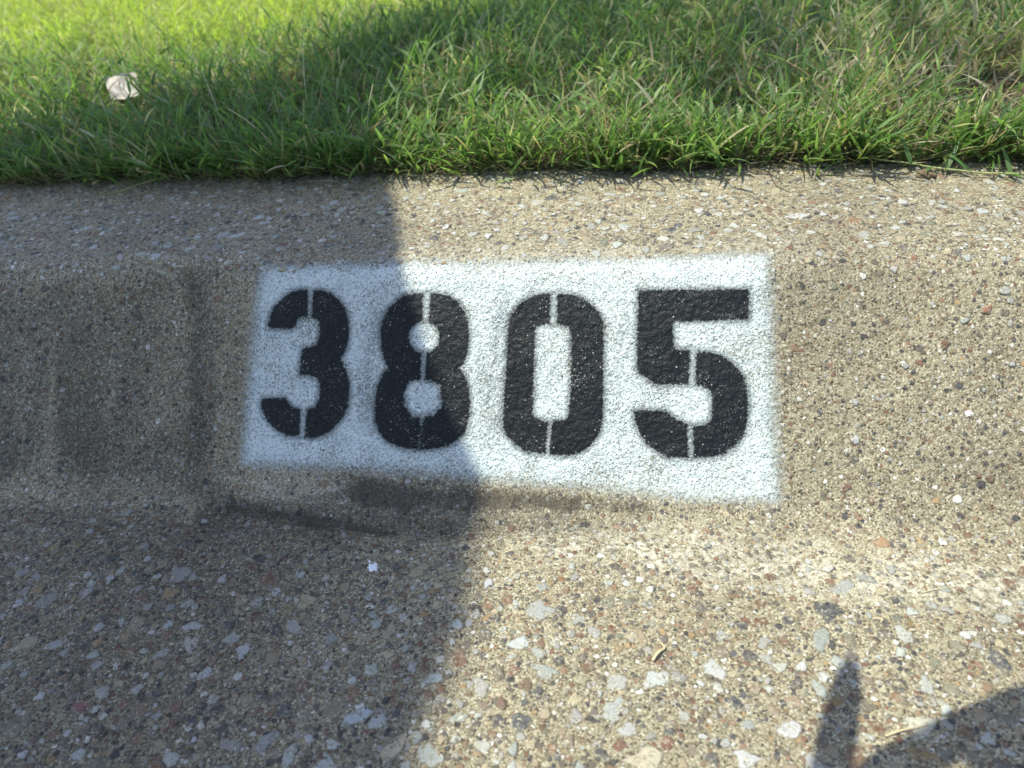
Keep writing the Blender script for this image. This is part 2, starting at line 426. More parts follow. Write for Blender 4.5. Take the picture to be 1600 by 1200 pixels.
# stones set in the concrete, as real relief
STONE_COLS = np.array([(.035, .037, .048), (.055, .05, .05), (.10, .08, .07), (.14, .058, .032), (.17, .088, .042), (.17, .13, .09), (.28, .21, .13),
                       (.34, .29, .18), (.15, .15, .10), (.30, .30, .28), (.33, .35, .33), (.37, .39, .36), (.50, .49, .43), (.27, .18, .075)])
def stones(n, u0, u1, s0, s1, rlo, rhi, pw, weights, aspect=.7, flat=.1, keep=None):
    u = rng.uniform(u0, u1, n); s = rng.uniform(s0, s1, n); r = rlo + (rhi - rlo) * rng.random(n) ** pw
    if keep is not None:
        k = rng.random(n) < keep(u, s); u, s, r = u[k], s[k], r[k]; n = len(u)
    w = np.array(weights, float); c = STONE_COLS[rng.choice(len(w), n, p=w / w.sum())] * rng.uniform(.7, 1.15, (n, 1)) * rng.uniform(.97, 1.03, (n, 3))
    return [u, s, r, rng.uniform(aspect, 1, n), rng.uniform(0, 6.28, n), c, np.full(n, flat)]
wd = [5, 5, 4, 4, 4, 4, 2, 2, 3, 2, 1, 1, .6, 1]      # small: dark and rust
wm = [3, 3, 3, 4, 4, 3, 4, 4, 2, 3, 3, 3, 2, 2]
wb = [.5, .3, 1., 1., 1.2, 1.2, 6, 5, 2.5, 7, 6, 4, 1.2, 1]     # big: pale grey, tan, white
wt = [2, 2, 2, 2, 2, 2, 3, 4, 1, 4, 5, 5, 5, 1]
gutk = lambda u, s: .25 + .75 * (1 - sstep(-.075, -.03, s))
sets = [stones(13909, -.85, .85, -.30, -.004, .0011, .0022, 1.5, wd),
        stones(6490, -.85, .85, -.30, -.015, .0021, .0045, 1.7, wm, keep=gutk),
        stones(1174, -.85, .85, -.32, -.04, .0034, .0088, 2.4, wb, .42, keep=gutk),
        stones(6155, -.85, .85, .15, .31, .0009, .0021, 1.7, wm),
        stones(2198, -.85, .85, .158, .31, .0020, .0040, 2.1, wt),
        stones(615, -.85, .85, .168, .30, .0034, .0068, 2.2, wt, .4),
        stones(4018, -.85, .85, -.01, .165, .0008, .0017, 1.5, wd),
        stones(401, -.85, .85, -.01, .165, .0017, .0033, 1.8, wm)]
# stones one can pick out in the photograph: u, s, radius, aspect, angle, colour
for e in [(-.222, .206, .0085, .38, .25, (.56, .60, .64)), (-.361, .222, .0062, .55, .4, (.56, .60, .64)), (.1815, .216, .0082, .62, 0, (.52, .54, .50)),
          (.2184, -.013, .0052, .85, .3, (.30, .17, .08)), (-.198, -.1585, .0045, .8, 0, (.20, .06, .06)), (.280, .128, .0034, .8, 1, (.26, .11, .06)),
          (.0886, -.1142, .0085, .75, .2, (.38, .40, .39)), (.0856, -.156, .0095, .65, .5, (.46, .38, .27)), (-.0523, -.149, .0080, .55, .8, (.36, .41, .44)),
          (-.030, -.163, .0085, .5, 1.1, (.42, .35, .24)), (.130, -.150, .0075, .7, .4, (.50, .52, .50)), (.206, -.128, .0110, .55, .7, (.48, .42, .33)),
          (.150, -.135, .0070, .6, .5, (.58, .60, .57)), (-.02, -.125, .0055, .6, .2, (.34, .38, .38)), (.155, -.165, .009, .6, -.3, (.22, .22, .26)),
          (-.128, -.118, .006, .7, 1.6, (.50, .50, .50)), (-.165, -.105, .006, .7, .2, (.50, .54, .56)), (.26, -.095, .0065, .8, .2, (.58, .60, .57)),
          (-.235, .19, .0038, .8, 0, (.5, .5, .52)), (-.205, .178, .0036, .8, 0, (.5, .5, .52)), (.02, -.1, .007, .6, .3, (.40, .43, .42))]:
    sets.append([np.array([v]) for v in e[:5]] + [np.array([e[5]]), np.array([.08])])
SU, SSt, SR, SAsp, SAng, SC, SF = [np.concatenate([x[k] for x in sets]) for k in range(7)]
psd = poly_sd(SU, SSt, [(-.19, .15), (-.19, .022), (.162, .012), (.158, .163)])
kk = psd < -(.0025 + 1.1 * SR)                                              # none poke through the paint
kk &= ~((SU > -.24) & (SU < -.05) & (SSt > -.03) & (SSt < .02) & (SR > .003))
SU, SSt, SR, SAsp, SAng, SC, SF = SU[kk], SSt[kk], SR[kk], SAsp[kk], SAng[kk], SC[kk], SF[kk]
# drop stones that overlap bigger ones
order = np.argsort(-SR); cell = {}; keep = []
for i in order:
    cx, cy = int(SU[i] // .012), int(SSt[i] // .012); ok = True
    for a in (-1, 0, 1):
        for b in (-1, 0, 1):
            for j in cell.get((cx + a, cy + b), ()):
                if (SU[i]-SU[j])**2 + (SSt[i]-SSt[j])**2 < (.85*(SR[i]+SR[j]))**2: ok = False; break
            if not ok: break
        if not ok: break
    if ok: keep.append(i); cell.setdefault((cx, cy), []).append(i)
keep = np.array(sorted(keep))
SU, SSt, SR, SAsp, SAng, SC, SF = SU[keep], SSt[keep], SR[keep], SAsp[keep], SAng[keep], SC[keep], SF[keep]

SC = np.minimum(SC, .43)
def stone_geo(sel):
    n = len(sel); K = 13
    ang = np.linspace(0, 2*np.pi, K, endpoint=False)[None] + rng.uniform(-.2, .2, (n, K))
    # angular outlines: radii drawn from a random convex-ish shape
    rad = 1 + rng.uniform(-.20, .15, (n, K)) * np.where(SR[sel] < .0035, .5, 1)[:, None] + .12 * np.sin(3 * ang + rng.uniform(0, 6.28, (n, 1))) + .08 * np.sin(5 * ang + rng.uniform(0, 6.28, (n, 1))); ph = rng.uniform(0, 6.28, (n, 1)); lob = rng.integers(2, 5, (n, 1))
    rad = rad * (1 + .14 * np.cos(lob * ang + ph))
    r = SR[sel][:, None]; asp = SAsp[sel][:, None]; th = SAng[sel][:, None]
    px = rad * np.cos(ang) * r; py = rad * np.sin(ang) * r * asp
    du = px * np.cos(th) - py * np.sin(th); ds = px * np.sin(th) + py * np.cos(th)
    hgt = np.where(SR[sel] < .0045, .30 * SR[sel] + .0001, .0007) * rng.uniform(.25, 1.0, n)
    tiltx = rng.uniform(-1, 1, (n, 1)) * .10; tilty = rng.uniform(-1, 1, (n, 1)) * .10
    V = []; rim = []
    for sc, hh in ((1.06, -.0007), (.97, None), (.78, 1.0), (.40, 1.12)):
        U_ = SU[sel][:, None] + du * sc; S_ = SSt[sel][:, None] + ds * sc
        h = np.full((n, K), hh) if sc > 1 else (np.broadcast_to(hgt[:, None] * (.35 if hh is None else hh), (n, K)) + (tiltx * du + tilty * ds) * sc * (sc < .97) + rng.uniform(-1, 1, (n, K)) * hgt[:, None] * .15)
        V.append(surf(U_, S_, h)); rim.append(np.full((n, K), 1. if sc > .9 else 0.))
    Cn = surf(SU[sel], SSt[sel], hgt * 1.12)
    verts = np.concatenate([np.stack(V, 1).reshape(n, 4*K, 3), Cn[:, None]], 1)     # n, 4K+1, 3
    rimv = np.concatenate([np.stack(rim, 1).reshape(n, 4*K), np.zeros((n, 1))], 1)
    b = (np.arange(n) * (4*K+1))[:, None]; k = np.arange(K); k2 = (k+1) % K
    q = np.concatenate([np.stack([b + i*K + k, b + i*K + k2, b + (i+1)*K + k2, b + (i+1)*K + k], -1).reshape(-1, 4) for i in range(3)])
    tr = np.stack([b + 3*K + k, b + 3*K + k2, b + 4*K + 0*k], -1).reshape(-1, 3)
    cols = np.repeat(SC[sel], 4*K+1, axis=0)
    return verts.reshape(-1, 3), q, tr, cols, rimv.ravel(), np.repeat(stains_shade(SU[sel], SSt[sel]), 4*K+1)

def grid_part(name, j0, j1, label):
    js = np.arange(j0, j1 + 1); nj = len(js)
    V = GP[:, j0:j1+1].reshape(-1, 3)
    i = np.arange(NU - 1)[:, None]; j = np.arange(nj - 1)[None]
    q = np.stack([i*nj + j, (i+1)*nj + j, (i+1)*nj + j+1, i*nj + j+1], -1).reshape(-1, 4)
    s0, s1 = SA[j0], SA[j1]
    sel = np.where((SSt >= s0) & (SSt < s1))[0]
    sv, sq, st, sc, rim, sst = stone_geo(sel)
    # body behind and below so that the piece is solid
    o = len(V)
    V2 = np.concatenate([V, sv])
    n0 = len(V)
    at = lambda A, fill: np.concatenate([A[:, j0:j1+1].ravel(), fill + np.zeros(len(sv))])
    cols = np.concatenate([np.full((n0, 3), .3), sc])
    rims = np.concatenate([np.zeros(n0), rim])
    faces = [q, sq + n0, st + n0]
    mi = np.concatenate([np.zeros(len(q)), np.ones(len(sq) + len(st))])
    ob = mesh_obj(name, V2, faces, [M_conc, M_stone], attrs={'stain_shade': at(ST, sst), 'pale': at(PA, 0), 'expo': at(EX, 0), 'rim': rims}, colors={'Col': cols}, matidx=mi)
    return ob
J0 = int(np.searchsorted(SA, -.002))
gutter = tag(grid_part('gutter', 0, J0, ''), kind='structure')
kerb = tag(grid_part('curb', J0, NS - 1, ''), kind='structure')

# ---------------------------------------------------------------- the painted house number
D3 = [[(-0.1461, 0.1432), (-0.1525, 0.1436), (-0.1588, 0.1415), (-0.165, 0.1373), (-0.1702, 0.1323), (-0.1731, 0.1268), (-0.1747, 0.1203), (-0.1749, 0.1182), (-0.1722, 0.1162), (-0.1561, 0.1161), (-0.1543, 0.1188), (-0.1532, 0.1223), (-0.1496, 0.1243), (-0.1461, 0.1245)], [(-0.1421, 0.1429), (-0.1361, 0.1428), (-0.1297, 0.1406), (-0.1238, 0.1366), (-0.1189, 0.1307), (-0.1161, 0.1233), (-0.1151, 0.1164), (-0.1155, 0.1085), (-0.1173, 0.1016), (-0.1197, 0.0967), (-0.1205, 0.0945), (-0.1174, 0.0898), (-0.1146, 0.084), (-0.1134, 0.0772), (-0.1135, 0.0684), (-0.1148, 0.0616), (-0.1177, 0.0557), (-0.1221, 0.0502), (-0.1281, 0.0452), (-0.1343, 0.0421), (-0.1405, 0.0413), (-0.1447, 0.0418), (-0.1444, 0.0482), (-0.1441, 0.0541), (-0.1436, 0.061), (-0.1382, 0.0621), (-0.1357, 0.0661), (-0.1347, 0.072), (-0.135, 0.0788), (-0.1369, 0.0822), (-0.1411, 0.0837), (-0.1501, 0.0845), (-0.1494, 0.0935), (-0.1487, 0.1024), (-0.1419, 0.1039), (-0.1383, 0.1054), (-0.1369, 0.1094), (-0.1363, 0.1153), (-0.1375, 0.1208), (-0.1395, 0.1228), (-0.1427, 0.1248), (-0.1425, 0.1332)], [(-0.177, 0.0678), (-0.16, 0.0681), (-0.1581, 0.0656), (-0.1555, 0.0632), (-0.1518, 0.0613), (-0.1484, 0.0609), (-0.1483, 0.054), (-0.1484, 0.0422), (-0.1531, 0.0423), (-0.1584, 0.0429), (-0.1649, 0.0457), (-0.1704, 0.05), (-0.1749, 0.0554), (-0.1775, 0.0613), (-0.1777, 0.0653)]]
O8 = [(-0.0632, 0.1399), (-0.0698, 0.14), (-0.0765, 0.1384), (-0.082, 0.1352), (-0.0869, 0.1303), (-0.0901, 0.1243), (-0.0921, 0.1178), (-0.0924, 0.1102), (-0.0916, 0.1037), (-0.0897, 0.0973), (-0.0873, 0.0919), (-0.0863, 0.0892), (-0.0894, 0.0865), (-0.0925, 0.08), (-0.0943, 0.0724), (-0.0951, 0.0627), (-0.0944, 0.0542), (-0.092, 0.0478), (-0.0879, 0.0426), (-0.0822, 0.039), (-0.0743, 0.0366), (-0.0644, 0.036), (-0.0605, 0.0359), (-0.0523, 0.0367), (-0.0437, 0.0391), (-0.0373, 0.0429), (-0.0326, 0.0483), (-0.0306, 0.0546), (-0.0297, 0.062), (-0.0297, 0.0693), (-0.0307, 0.0777), (-0.033, 0.084), (-0.0364, 0.0893), (-0.0376, 0.0903), (-0.0344, 0.0935), (-0.0324, 0.0999), (-0.0315, 0.1062), (-0.0311, 0.1126), (-0.0324, 0.1211), (-0.0354, 0.1285), (-0.0399, 0.1344), (-0.0455, 0.1382), (-0.0521, 0.1399), (-0.0585, 0.1401)]
H8 = [[(-0.0512, 0.1106), (-0.0517, 0.1073), (-0.0531, 0.1044), (-0.0553, 0.102), (-0.0582, 0.1005), (-0.0615, 0.1), (-0.0648, 0.1005), (-0.0678, 0.1019), (-0.0702, 0.1043), (-0.0718, 0.1072), (-0.0725, 0.1105), (-0.072, 0.1138), (-0.0706, 0.1168), (-0.0683, 0.1192), (-0.0654, 0.1207), (-0.0621, 0.1212), (-0.0588, 0.1207), (-0.0558, 0.1192), (-0.0534, 0.1168), (-0.0518, 0.1139)], [(-0.0708, 0.0814), (-0.0658, 0.0823), (-0.0581, 0.0821), (-0.0526, 0.0811), (-0.0497, 0.0774), (-0.049, 0.0711), (-0.049, 0.0658), (-0.0514, 0.0605), (-0.0562, 0.058), (-0.0628, 0.0572), (-0.0683, 0.0577), (-0.072, 0.0611), (-0.0744, 0.0664), (-0.0744, 0.0738), (-0.0734, 0.0781)]]
G8 = [[(-0.0633, 0.1415), (-0.0583, 0.1415), (-0.0594, 0.12), (-0.0636, 0.12)], [(-0.0636, 0.1007), (-0.0597, 0.1007), (-0.0609, 0.0815), (-0.0633, 0.0815)], [(-0.0637, 0.0586), (-0.0604, 0.0587), (-0.0615, 0.0518), (-0.0631, 0.0517)]]
F8 = [[(-0.0631, 0.0528), (-0.0614, 0.0528), (-0.061, 0.0349), (-0.0637, 0.0348)]]
O0 = [(0.0219, 0.1394), (0.0157, 0.1391), (0.0083, 0.1369), (0.0016, 0.1327), (-0.0036, 0.1264), (-0.0053, 0.1201), (-0.0056, 0.1095), (-0.006, 0.0938), (-0.0067, 0.0781), (-0.0073, 0.0624), (-0.0074, 0.052), (-0.0043, 0.0459), (0.0011, 0.0409), (0.0075, 0.0369), (0.0138, 0.0359), (0.021, 0.0358), (0.0236, 0.0357), (0.0314, 0.0346), (0.0385, 0.0353), (0.0446, 0.0381), (0.0506, 0.0428), (0.0546, 0.0485), (0.057, 0.0557), (0.0573, 0.0638), (0.0569, 0.0893), (0.0568, 0.1098), (0.0571, 0.1191), (0.0542, 0.1263), (0.049, 0.132), (0.0428, 0.1362), (0.0355, 0.1386), (0.0266, 0.1394)]
H0 = [[(0.0135, 0.1182), (0.0213, 0.1196), (0.0263, 0.1201), (0.0297, 0.1188), (0.0343, 0.118), (0.0358, 0.1139), (0.0363, 0.0994), (0.0364, 0.0788), (0.0352, 0.0613), (0.034, 0.0582), (0.0258, 0.0568), (0.0222, 0.0559), (0.0164, 0.0573), (0.0127, 0.0598), (0.0119, 0.0629), (0.0124, 0.0888), (0.0126, 0.1117)]]
G0 = [[(0.0221, 0.141), (0.0266, 0.1409), (0.0263, 0.119), (0.0221, 0.119)], [(0.0222, 0.0574), (0.025, 0.0575), (0.0237, 0.0338), (0.0208, 0.0337)]]
O5 = [(0.078, 0.1414), (0.1458, 0.1413), (0.1459, 0.1224), (0.1102, 0.1212), (0.1014, 0.1214), (0.0999, 0.1201), (0.1001, 0.11), (0.1016, 0.1035), (0.1104, 0.103), (0.1148, 0.1022), (0.1231, 0.1021), (0.1308, 0.0997), (0.1376, 0.0942), (0.1424, 0.0883), (0.1448, 0.0815), (0.1459, 0.0706), (0.1455, 0.0588), (0.1436, 0.0509), (0.1389, 0.0449), (0.1333, 0.0398), (0.1257, 0.0371), (0.1141, 0.0362), (0.1093, 0.0361), (0.0995, 0.0357), (0.0926, 0.0385), (0.0857, 0.0433), (0.0806, 0.0502), (0.0775, 0.0572), (0.0764, 0.0642), (0.0814, 0.0653), (0.0893, 0.0647), (0.0972, 0.0647), (0.1002, 0.0612), (0.1051, 0.0588), (0.109, 0.0569), (0.1129, 0.0558), (0.1216, 0.0572), (0.124, 0.0613), (0.1246, 0.0682), (0.1238, 0.0762), (0.1219, 0.0791), (0.1175, 0.081), (0.1138, 0.082), (0.1097, 0.0817), (0.098, 0.0812), (0.0901, 0.0816), (0.0851, 0.0846), (0.08, 0.0881), (0.078, 0.0906), (0.0779, 0.1099), (0.0782, 0.1303)]
G5 = [[(0.1106, 0.104), (0.1147, 0.104), (0.114, 0.08), (0.1101, 0.0799)], [(0.1094, 0.0579), (0.1128, 0.057), (0.1136, 0.0347), (0.1106, 0.0346)]]
PANEL = [(-0.1798, 0.1584), (-0.0927, 0.1592), (-0.0043, 0.1594), (0.079, 0.1607), (0.1538, 0.1614), (0.1558, 0.1222), (0.1581, 0.0669), (0.1605, 0.0148), (0.1201, 0.0139), (0.0409, 0.0189), (-0.0281, 0.0221), (-0.1053, 0.0254), (-0.1871, 0.0253), (-0.1853, 0.0686), (-0.1824, 0.1132)]
def paint_patch(name, sdfun, box, mat, margin, lift, parent):
    u0, u1, s0, s1 = box
    ii = np.where((UA >= u0) & (UA <= u1))[0]; jj = np.where((SA >= s0) & (SA <= s1))[0]
    I, J = np.meshgrid(ii, jj, indexing='ij')
    u, s = UU[I, J], SS[I, J]
    # twice as fine as the concrete
    uf = np.linspace(u[0, 0], u[-1, 0], 2*len(ii)-1); sf = np.linspace(s[0, 0], s[0, -1], 2*len(jj)-1)
    u, s = np.meshgrid(uf, sf, indexing='ij')
    sdv = sdfun(u, s)
    V = surf(u, s, np.full(u.shape, lift)); nj = u.shape[1]
    i = np.arange(u.shape[0]-1)[:, None]; j = np.arange(nj-1)[None]
    ok = (sdv > -margin); okq = ok[:-1, :-1] | ok[1:, :-1] | ok[1:, 1:] | ok[:-1, 1:]
    q = np.stack([i*nj + j, (i+1)*nj + j, (i+1)*nj + j+1, i*nj + j+1], -1)[okq]
    used = np.zeros(u.size, bool); used[q.ravel()] = True; remap = np.cumsum(used) - 1
    return mesh_obj(name, V.reshape(-1, 3)[used], [remap[q]], [mat], parent=parent,
                    attrs={'sd': sdv.ravel()[used], 'ripple': ripple(u, s).ravel()[used]})
num = empty('house_number', tuple(surf(np.array([-.01]), np.array([.018]))[0]))
tag(num, 'black stencilled number 3805 on a white sprayed rectangle across the sloping curb face', 'house number')
bpy.context.view_layer.update()
def keep_world(o):
    o.matrix_parent_inverse = num.matrix_world.inverted()
pn = paint_patch('painted_panel', lambda u, s: poly_sd(u, s, PANEL), (-.205, .178, -.004, .180), M_white, .0185, .00018, num)
keep_world(pn)
def sd3(u, s):
    return np.maximum.reduce([poly_sd(u, s, p) for p in D3])
def holes(O, H, G, F=()):
    def f(u, s):
        d = poly_sd(u, s, O)
        for h in H: d = np.minimum(d, -poly_sd(u, s, h) + (.0011 * fbm(u, s, 420, 2, 5) if h is H8[1] else 0))
        for g in G: d = np.minimum(d, -poly_sd(u, s, g))
        for g in F: d = np.minimum(d, np.maximum(-poly_sd(u, s, g), .0006 + 0 * d))
        return d
    return f
for f, (a, b), lab in ((sd3, (-.184, -.107), 'black stencilled digit 3'), (holes(O8, H8, G8, F8), (-.101, -.024), 'black stencilled digit 8'),
               (holes(O0, H0, G0), (-.014, .063), 'black stencilled digit 0'), (holes(O5, [], G5), (.070, .152), 'black stencilled digit 5')):
    d = paint_patch('digit', f, (a, b, .028, .150), M_black, .0062, .00036, num); keep_world(d); d['label'] = lab

# ---------------------------------------------------------------- lawn soil, road
def yedge(x):
    return .2395 - .030 * np.clip(x, -1, 1) + .004 * (vnoise(x, x * 0, 18, 3) - .5)
def ground_z(x, y):
    e = yedge(x); z = .1325 + .0075 * sstep(0, .02, y - e) + .028 * sstep(.26, .7, y) + .012 * np.maximum(y - .7, 0) ** .9
    return z + (.010 * fbm(x, y, 6, 3, 5) + .006 * fbm(x, y, 28, 2, 6)) * sstep(0, .06, y - e)
gx = np.unique(np.concatenate([np.linspace(-30, -2.2, 40), np.arange(-2.2, 1.6, .02), np.linspace(1.6, 30, 40)]))
gy = np.unique(np.concatenate([np.arange(.2, .9, .008), np.arange(.9, 4, .04), np.geomspace(4, 60, 30)]))
X, Y = np.meshgrid(gx, gy, indexing='ij')
Y = Y + (yedge(X) - .2) * (1 - sstep(.2, .5, Y))
Z = ground_z(X, Y); nj = len(gy)
i = np.arange(len(gx)-1)[:, None]; j = np.arange(nj-1)[None]
q = np.stack([i*nj + j, (i+1)*nj + j, (i+1)*nj + j+1, i*nj + j+1], -1).reshape(-1, 4)
def far_ground():
    t = NT('lawn_ground'); t.coords()
    n = t.noise(90, 5, .65)
    soil = t.mix(t.mr(n, .35, .65), (.055, .04, .025), (.13, .095, .06))
    g = t.mix(t.noise(60, 4, .6), (.16, .17, .05), (.34, .32, .15))
    t.l.new(t.mix(t.attr('far'), soil, g), t.b.inputs['Base Color']); t.b.inputs['Roughness'].default_value = .95
    t.l.new(t.bump(t.noise(120, 5, .7), 1, .006), t.b.inputs['Normal'])
    return t.m
lawn = mesh_obj('lawn_ground', np.stack([X, Y, Z], -1).reshape(-1, 3), [q], [far_ground()], attrs={'far': np.maximum(sstep(2.5, 4.5, Y), sstep(.52, .80, Y - .55 * np.maximum(X + .45, 0))).ravel()})  # second ramp paints the sunlit patch paler into the ground colour
tag(lawn, kind='structure')
rx = np.linspace(-30, 30, 61); ry = np.concatenate([np.linspace(-30, -1, 30), [-.592]])
X, Y = np.meshgrid(rx, ry, indexing='ij'); nj = len(ry)
i = np.arange(len(rx)-1)[:, None]; j = np.arange(nj-1)[None]
q = np.stack([i*nj + j, (i+1)*nj + j, (i+1)*nj + j+1, i*nj + j+1], -1).reshape(-1, 4)
tag(mesh_obj('road', np.stack([X, Y, .024 + .02 * np.minimum(-Y - .59, 4)], -1).reshape(-1, 3), [q], [M_asph]), kind='structure')

# ---------------------------------------------------------------- grass
def strips(root, az, lean, curl, L, W, col, segs=5, twist=None, wprof=None, tipcol=None):
    n = len(L); t = np.linspace(0, 1, segs + 1)[None]
    th = lean[:, None] + curl[:, None] * t ** 1.2                       # angle from upright
    hx = np.concatenate([np.zeros((n, 1)), np.cumsum(np.sin((th[:, 1:] + th[:, :-1]) / 2), 1)], 1) * L[:, None] / segs
    hz = np.concatenate([np.zeros((n, 1)), np.cumsum(np.cos((th[:, 1:] + th[:, :-1]) / 2), 1)], 1) * L[:, None] / segs
    ca, sa_ = np.cos(az)[:, None], np.sin(az)[:, None]
    side = (twist if twist is not None else rng.uniform(-.5, .5, n))[:, None] * L[:, None] * t ** 2 * .5
    cx = root[:, 0:1] + hx * ca - side * sa_; cy = root[:, 1:2] + hx * sa_ + side * ca; cz = root[:, 2:3] + hz
    P = np.stack([cx, cy, cz], -1)
    wp = (np.minimum(1, .55 + 1.8 * t) * (1 - t ** 2.2) + .03) if wprof is None else wprof(t)
    tw = rng.uniform(-.8, .8, n)[:, None]
    wx = -np.sin(az[:, None] + tw); wy = np.cos(az[:, None] + tw)
    Wv = np.stack([wx * np.ones_like(t), wy * np.ones_like(t), .25 * np.sin(tw * 3) * np.ones_like(t)], -1) * (W[:, None] * wp * .5)[..., None]
    V = np.stack([P - Wv, P + Wv], 2)                                 # n, segs+1, 2, 3
    b = (np.arange(n) * (segs+1) * 2)[:, None]; k = np.arange(segs)[None] * 2
    q = np.stack([b+k, b+k+1, b+k+3, b+k+2], -1).reshape(-1, 4)
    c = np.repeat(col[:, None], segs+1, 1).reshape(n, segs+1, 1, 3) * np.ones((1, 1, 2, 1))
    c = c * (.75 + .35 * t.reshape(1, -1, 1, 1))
    return V.reshape(-1, 3), q, c.reshape(-1, 3), P

GREENS = np.array([(.115, .220, .070), (.145, .265, .080), (.095, .190, .075), (.180, .300, .090), (.225, .330, .105)])
DEAD = np.array([(.50, .44, .30), (.40, .34, .22), (.58, .53, .39), (.28, .23, .15)])
def gcol(n, pdead, far=None):
    c = GREENS[rng.integers(0, 5, n)] * rng.uniform(.7, 1.25, (n, 1))
    if far is not None: c = c * (1 - far[:, None]) + far[:, None] * np.array([.50, .60, .11]) * rng.uniform(.65, 1.15, (n, 1))  # blends in the pale yellow-green that paints sunlight on the lawn
    dd = rng.random(n) < pdead
    c[dd] = DEAD[rng.integers(0, 4, dd.sum())] * rng.uniform(.7, 1.15, (dd.sum(), 1))
    return c
def bare(x, y):     # thinner where soil shows by the right end
    return np.exp(-(((x - .385) / .09) ** 2 + ((y - .335) / .09) ** 2)) * .95
def dryness(x, y):
    return .07 + .85 * np.exp(-(((x - .31) / .15) ** 2 + ((y - .42) / .14) ** 2)) + .25 * np.clip(vnoise(x, y, 9, 4) - .45, 0, 1) * 2 + .14 * sstep(.0, .3, x)
GV, GQ, GC = [], [], []; off = 0
def put(r):
    global off
    GV.append(r[0]); GQ.append(r[1] + off); GC.append(r[2]); off += len(r[0])
def region(n, y0, y1, pad=.12):
    # ground seen (with room to spare) between these depths
    n = int(n * (1.42 if y1 < .7 else 1.25 if y1 < 1.2 else 1.1)); y = rng.uniform(y0, y1, n); lo = -.36 - .86 * (y + .338) - pad; hi = .12 + .60 * (y + .338) + pad + .42
    x = lo + (hi - lo) * rng.random(n)
    y = y + (yedge(x) - .2395) * (1 - sstep(.3, .6, y))
    k = (rng.random(n) > bare(x, y)) & ~((np.abs(x + .479) < .035) & (y > .375) & (y < .455) & (rng.random(n) < .8)); return x[k], y[k]
def sunlit_turf(x, y):    # sunlight painted into the blades: lighter, yellower turf away from the curb
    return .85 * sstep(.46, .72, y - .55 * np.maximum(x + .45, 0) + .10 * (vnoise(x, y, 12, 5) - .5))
def sprigs(x, y, lmul, wmul, lean_mu, hlo=0, az=None):
    n = len(x); az = rng.uniform(0, 6.28, n) if az is None else az; lean = np.abs(rng.normal(lean_mu, .35, n)); L = rng.uniform(.028, .068, n) * (.7 + .6 * vnoise(x, y, 16, 2)) * lmul
    sc_ = gcol(n, .3) * np.array([1.25, 1.1, 1.0])
    r = strips(np.stack([x, y, ground_z(x, y) + hlo], -1), az, lean, rng.uniform(-.3, .8, n), L, np.full(n, .0013 * wmul), sc_, wprof=lambda t: 1 - .4 * t)
    put(r); P = r[3]
    for kf in range(1, 6):
        idx = np.where(rng.random(n) < .88)[0]
        rt = P[idx, kf]; a = az[idx] + (1 if kf % 2 else -1) * rng.uniform(.3, 1.7, len(idx))
        LL = rng.uniform(.018, .048, len(idx)) * lmul * (1.1 - .1 * kf)
        put(strips(rt, a, rng.uniform(.35, 1.35, len(idx)), rng.uniform(.0, .9, len(idx)), LL, rng.uniform(.0015, .0031, len(idx)) * wmul,
                   np.where((rng.random(len(idx)) < dryness(rt[:, 0], rt[:, 1]) * .5)[:, None], gcol(len(idx), 1.), gcol(len(idx), 0., sunlit_turf(rt[:, 0], rt[:, 1]))), segs=4))
def zone(nblade, nsprig, nthatch, y0, y1, lmul, wmul, lean_mu=.55):
    x, y = region(nblade, y0, y1); n = len(x); cl = vnoise(x, y, 20, 2)
    L = rng.uniform(.025, .062, n) * (.6 + .7 * cl) * lmul; W = rng.uniform(.0013, .0026, n) * wmul
    put(strips(np.stack([x, y, ground_z(x, y) - .002], -1), rng.uniform(0, 6.28, n), np.abs(rng.normal(.45, .40, n)), rng.uniform(.1, 1.4, n), L, W, gcol(n, dryness(x, y) * .7, sunlit_turf(x, y))))
    x, y = region(nsprig, y0, y1)
    sprigs(x, y, lmul, wmul, lean_mu)
    x, y = region(nthatch, y0, y1)
    k = rng.random(len(x)) < .45 + 1.2 * dryness(x, y); x, y = x[k], y[k]; n = len(x)
    put(strips(np.stack([x, y, ground_z(x, y) + rng.uniform(0, .022, n)], -1), rng.uniform(0, 6.28, n), rng.uniform(.6, 1.5, n), rng.uniform(-.3, .5, n),
               rng.uniform(.015, .045, n) * lmul, rng.uniform(.0008, .0021, n) * wmul, gcol(n, 1.) * .85, segs=3))
zone(5200, 3600, 11000, .250, .62, 1.05, 1.05, .65)
zone(11000, 6500, 8000, .62, 1.15, 1.05, 1.15, .85)
zone(15000, 8000, 4000, 1.15, 2.1, 1.1, 1.5, 1.0)
zone(20000, 3500, 2000, 2.1, 4.6, 1.3, 2.4)
# the turf's front: sprigs and blades leaning out over the back of the kerb, dark hollows between them
n = 1000
x = rng.uniform(-.85, .95, n); y = yedge(x) + .006 + np.abs(rng.normal(0, .014, n)); k = rng.random(n) < .15 + 1.1 * vnoise(x, x * 0, 22, 6); x, y = x[k], y[k]
sprigs(x, y, .85, 1.05, .75, .002, rng.normal(-1.4, 1.1, len(x)))
n = 2600
x = rng.uniform(-.85, .95, n); y = yedge(x) + .006 + np.abs(rng.normal(0, .016, n)); k = rng.random(n) < .15 + 1.1 * vnoise(x, x * 0, 22, 6); x, y = x[k], y[k]; n = len(x)
put(strips(np.stack([x, y, ground_z(x, y)], -1), rng.normal(-1.57, 1.1, n), rng.uniform(.15, 1.0, n), rng.uniform(-.1, .75, n),
           rng.uniform(.022, .055, n), rng.uniform(.0020, .0036, n), gcol(n, .18), segs=6))
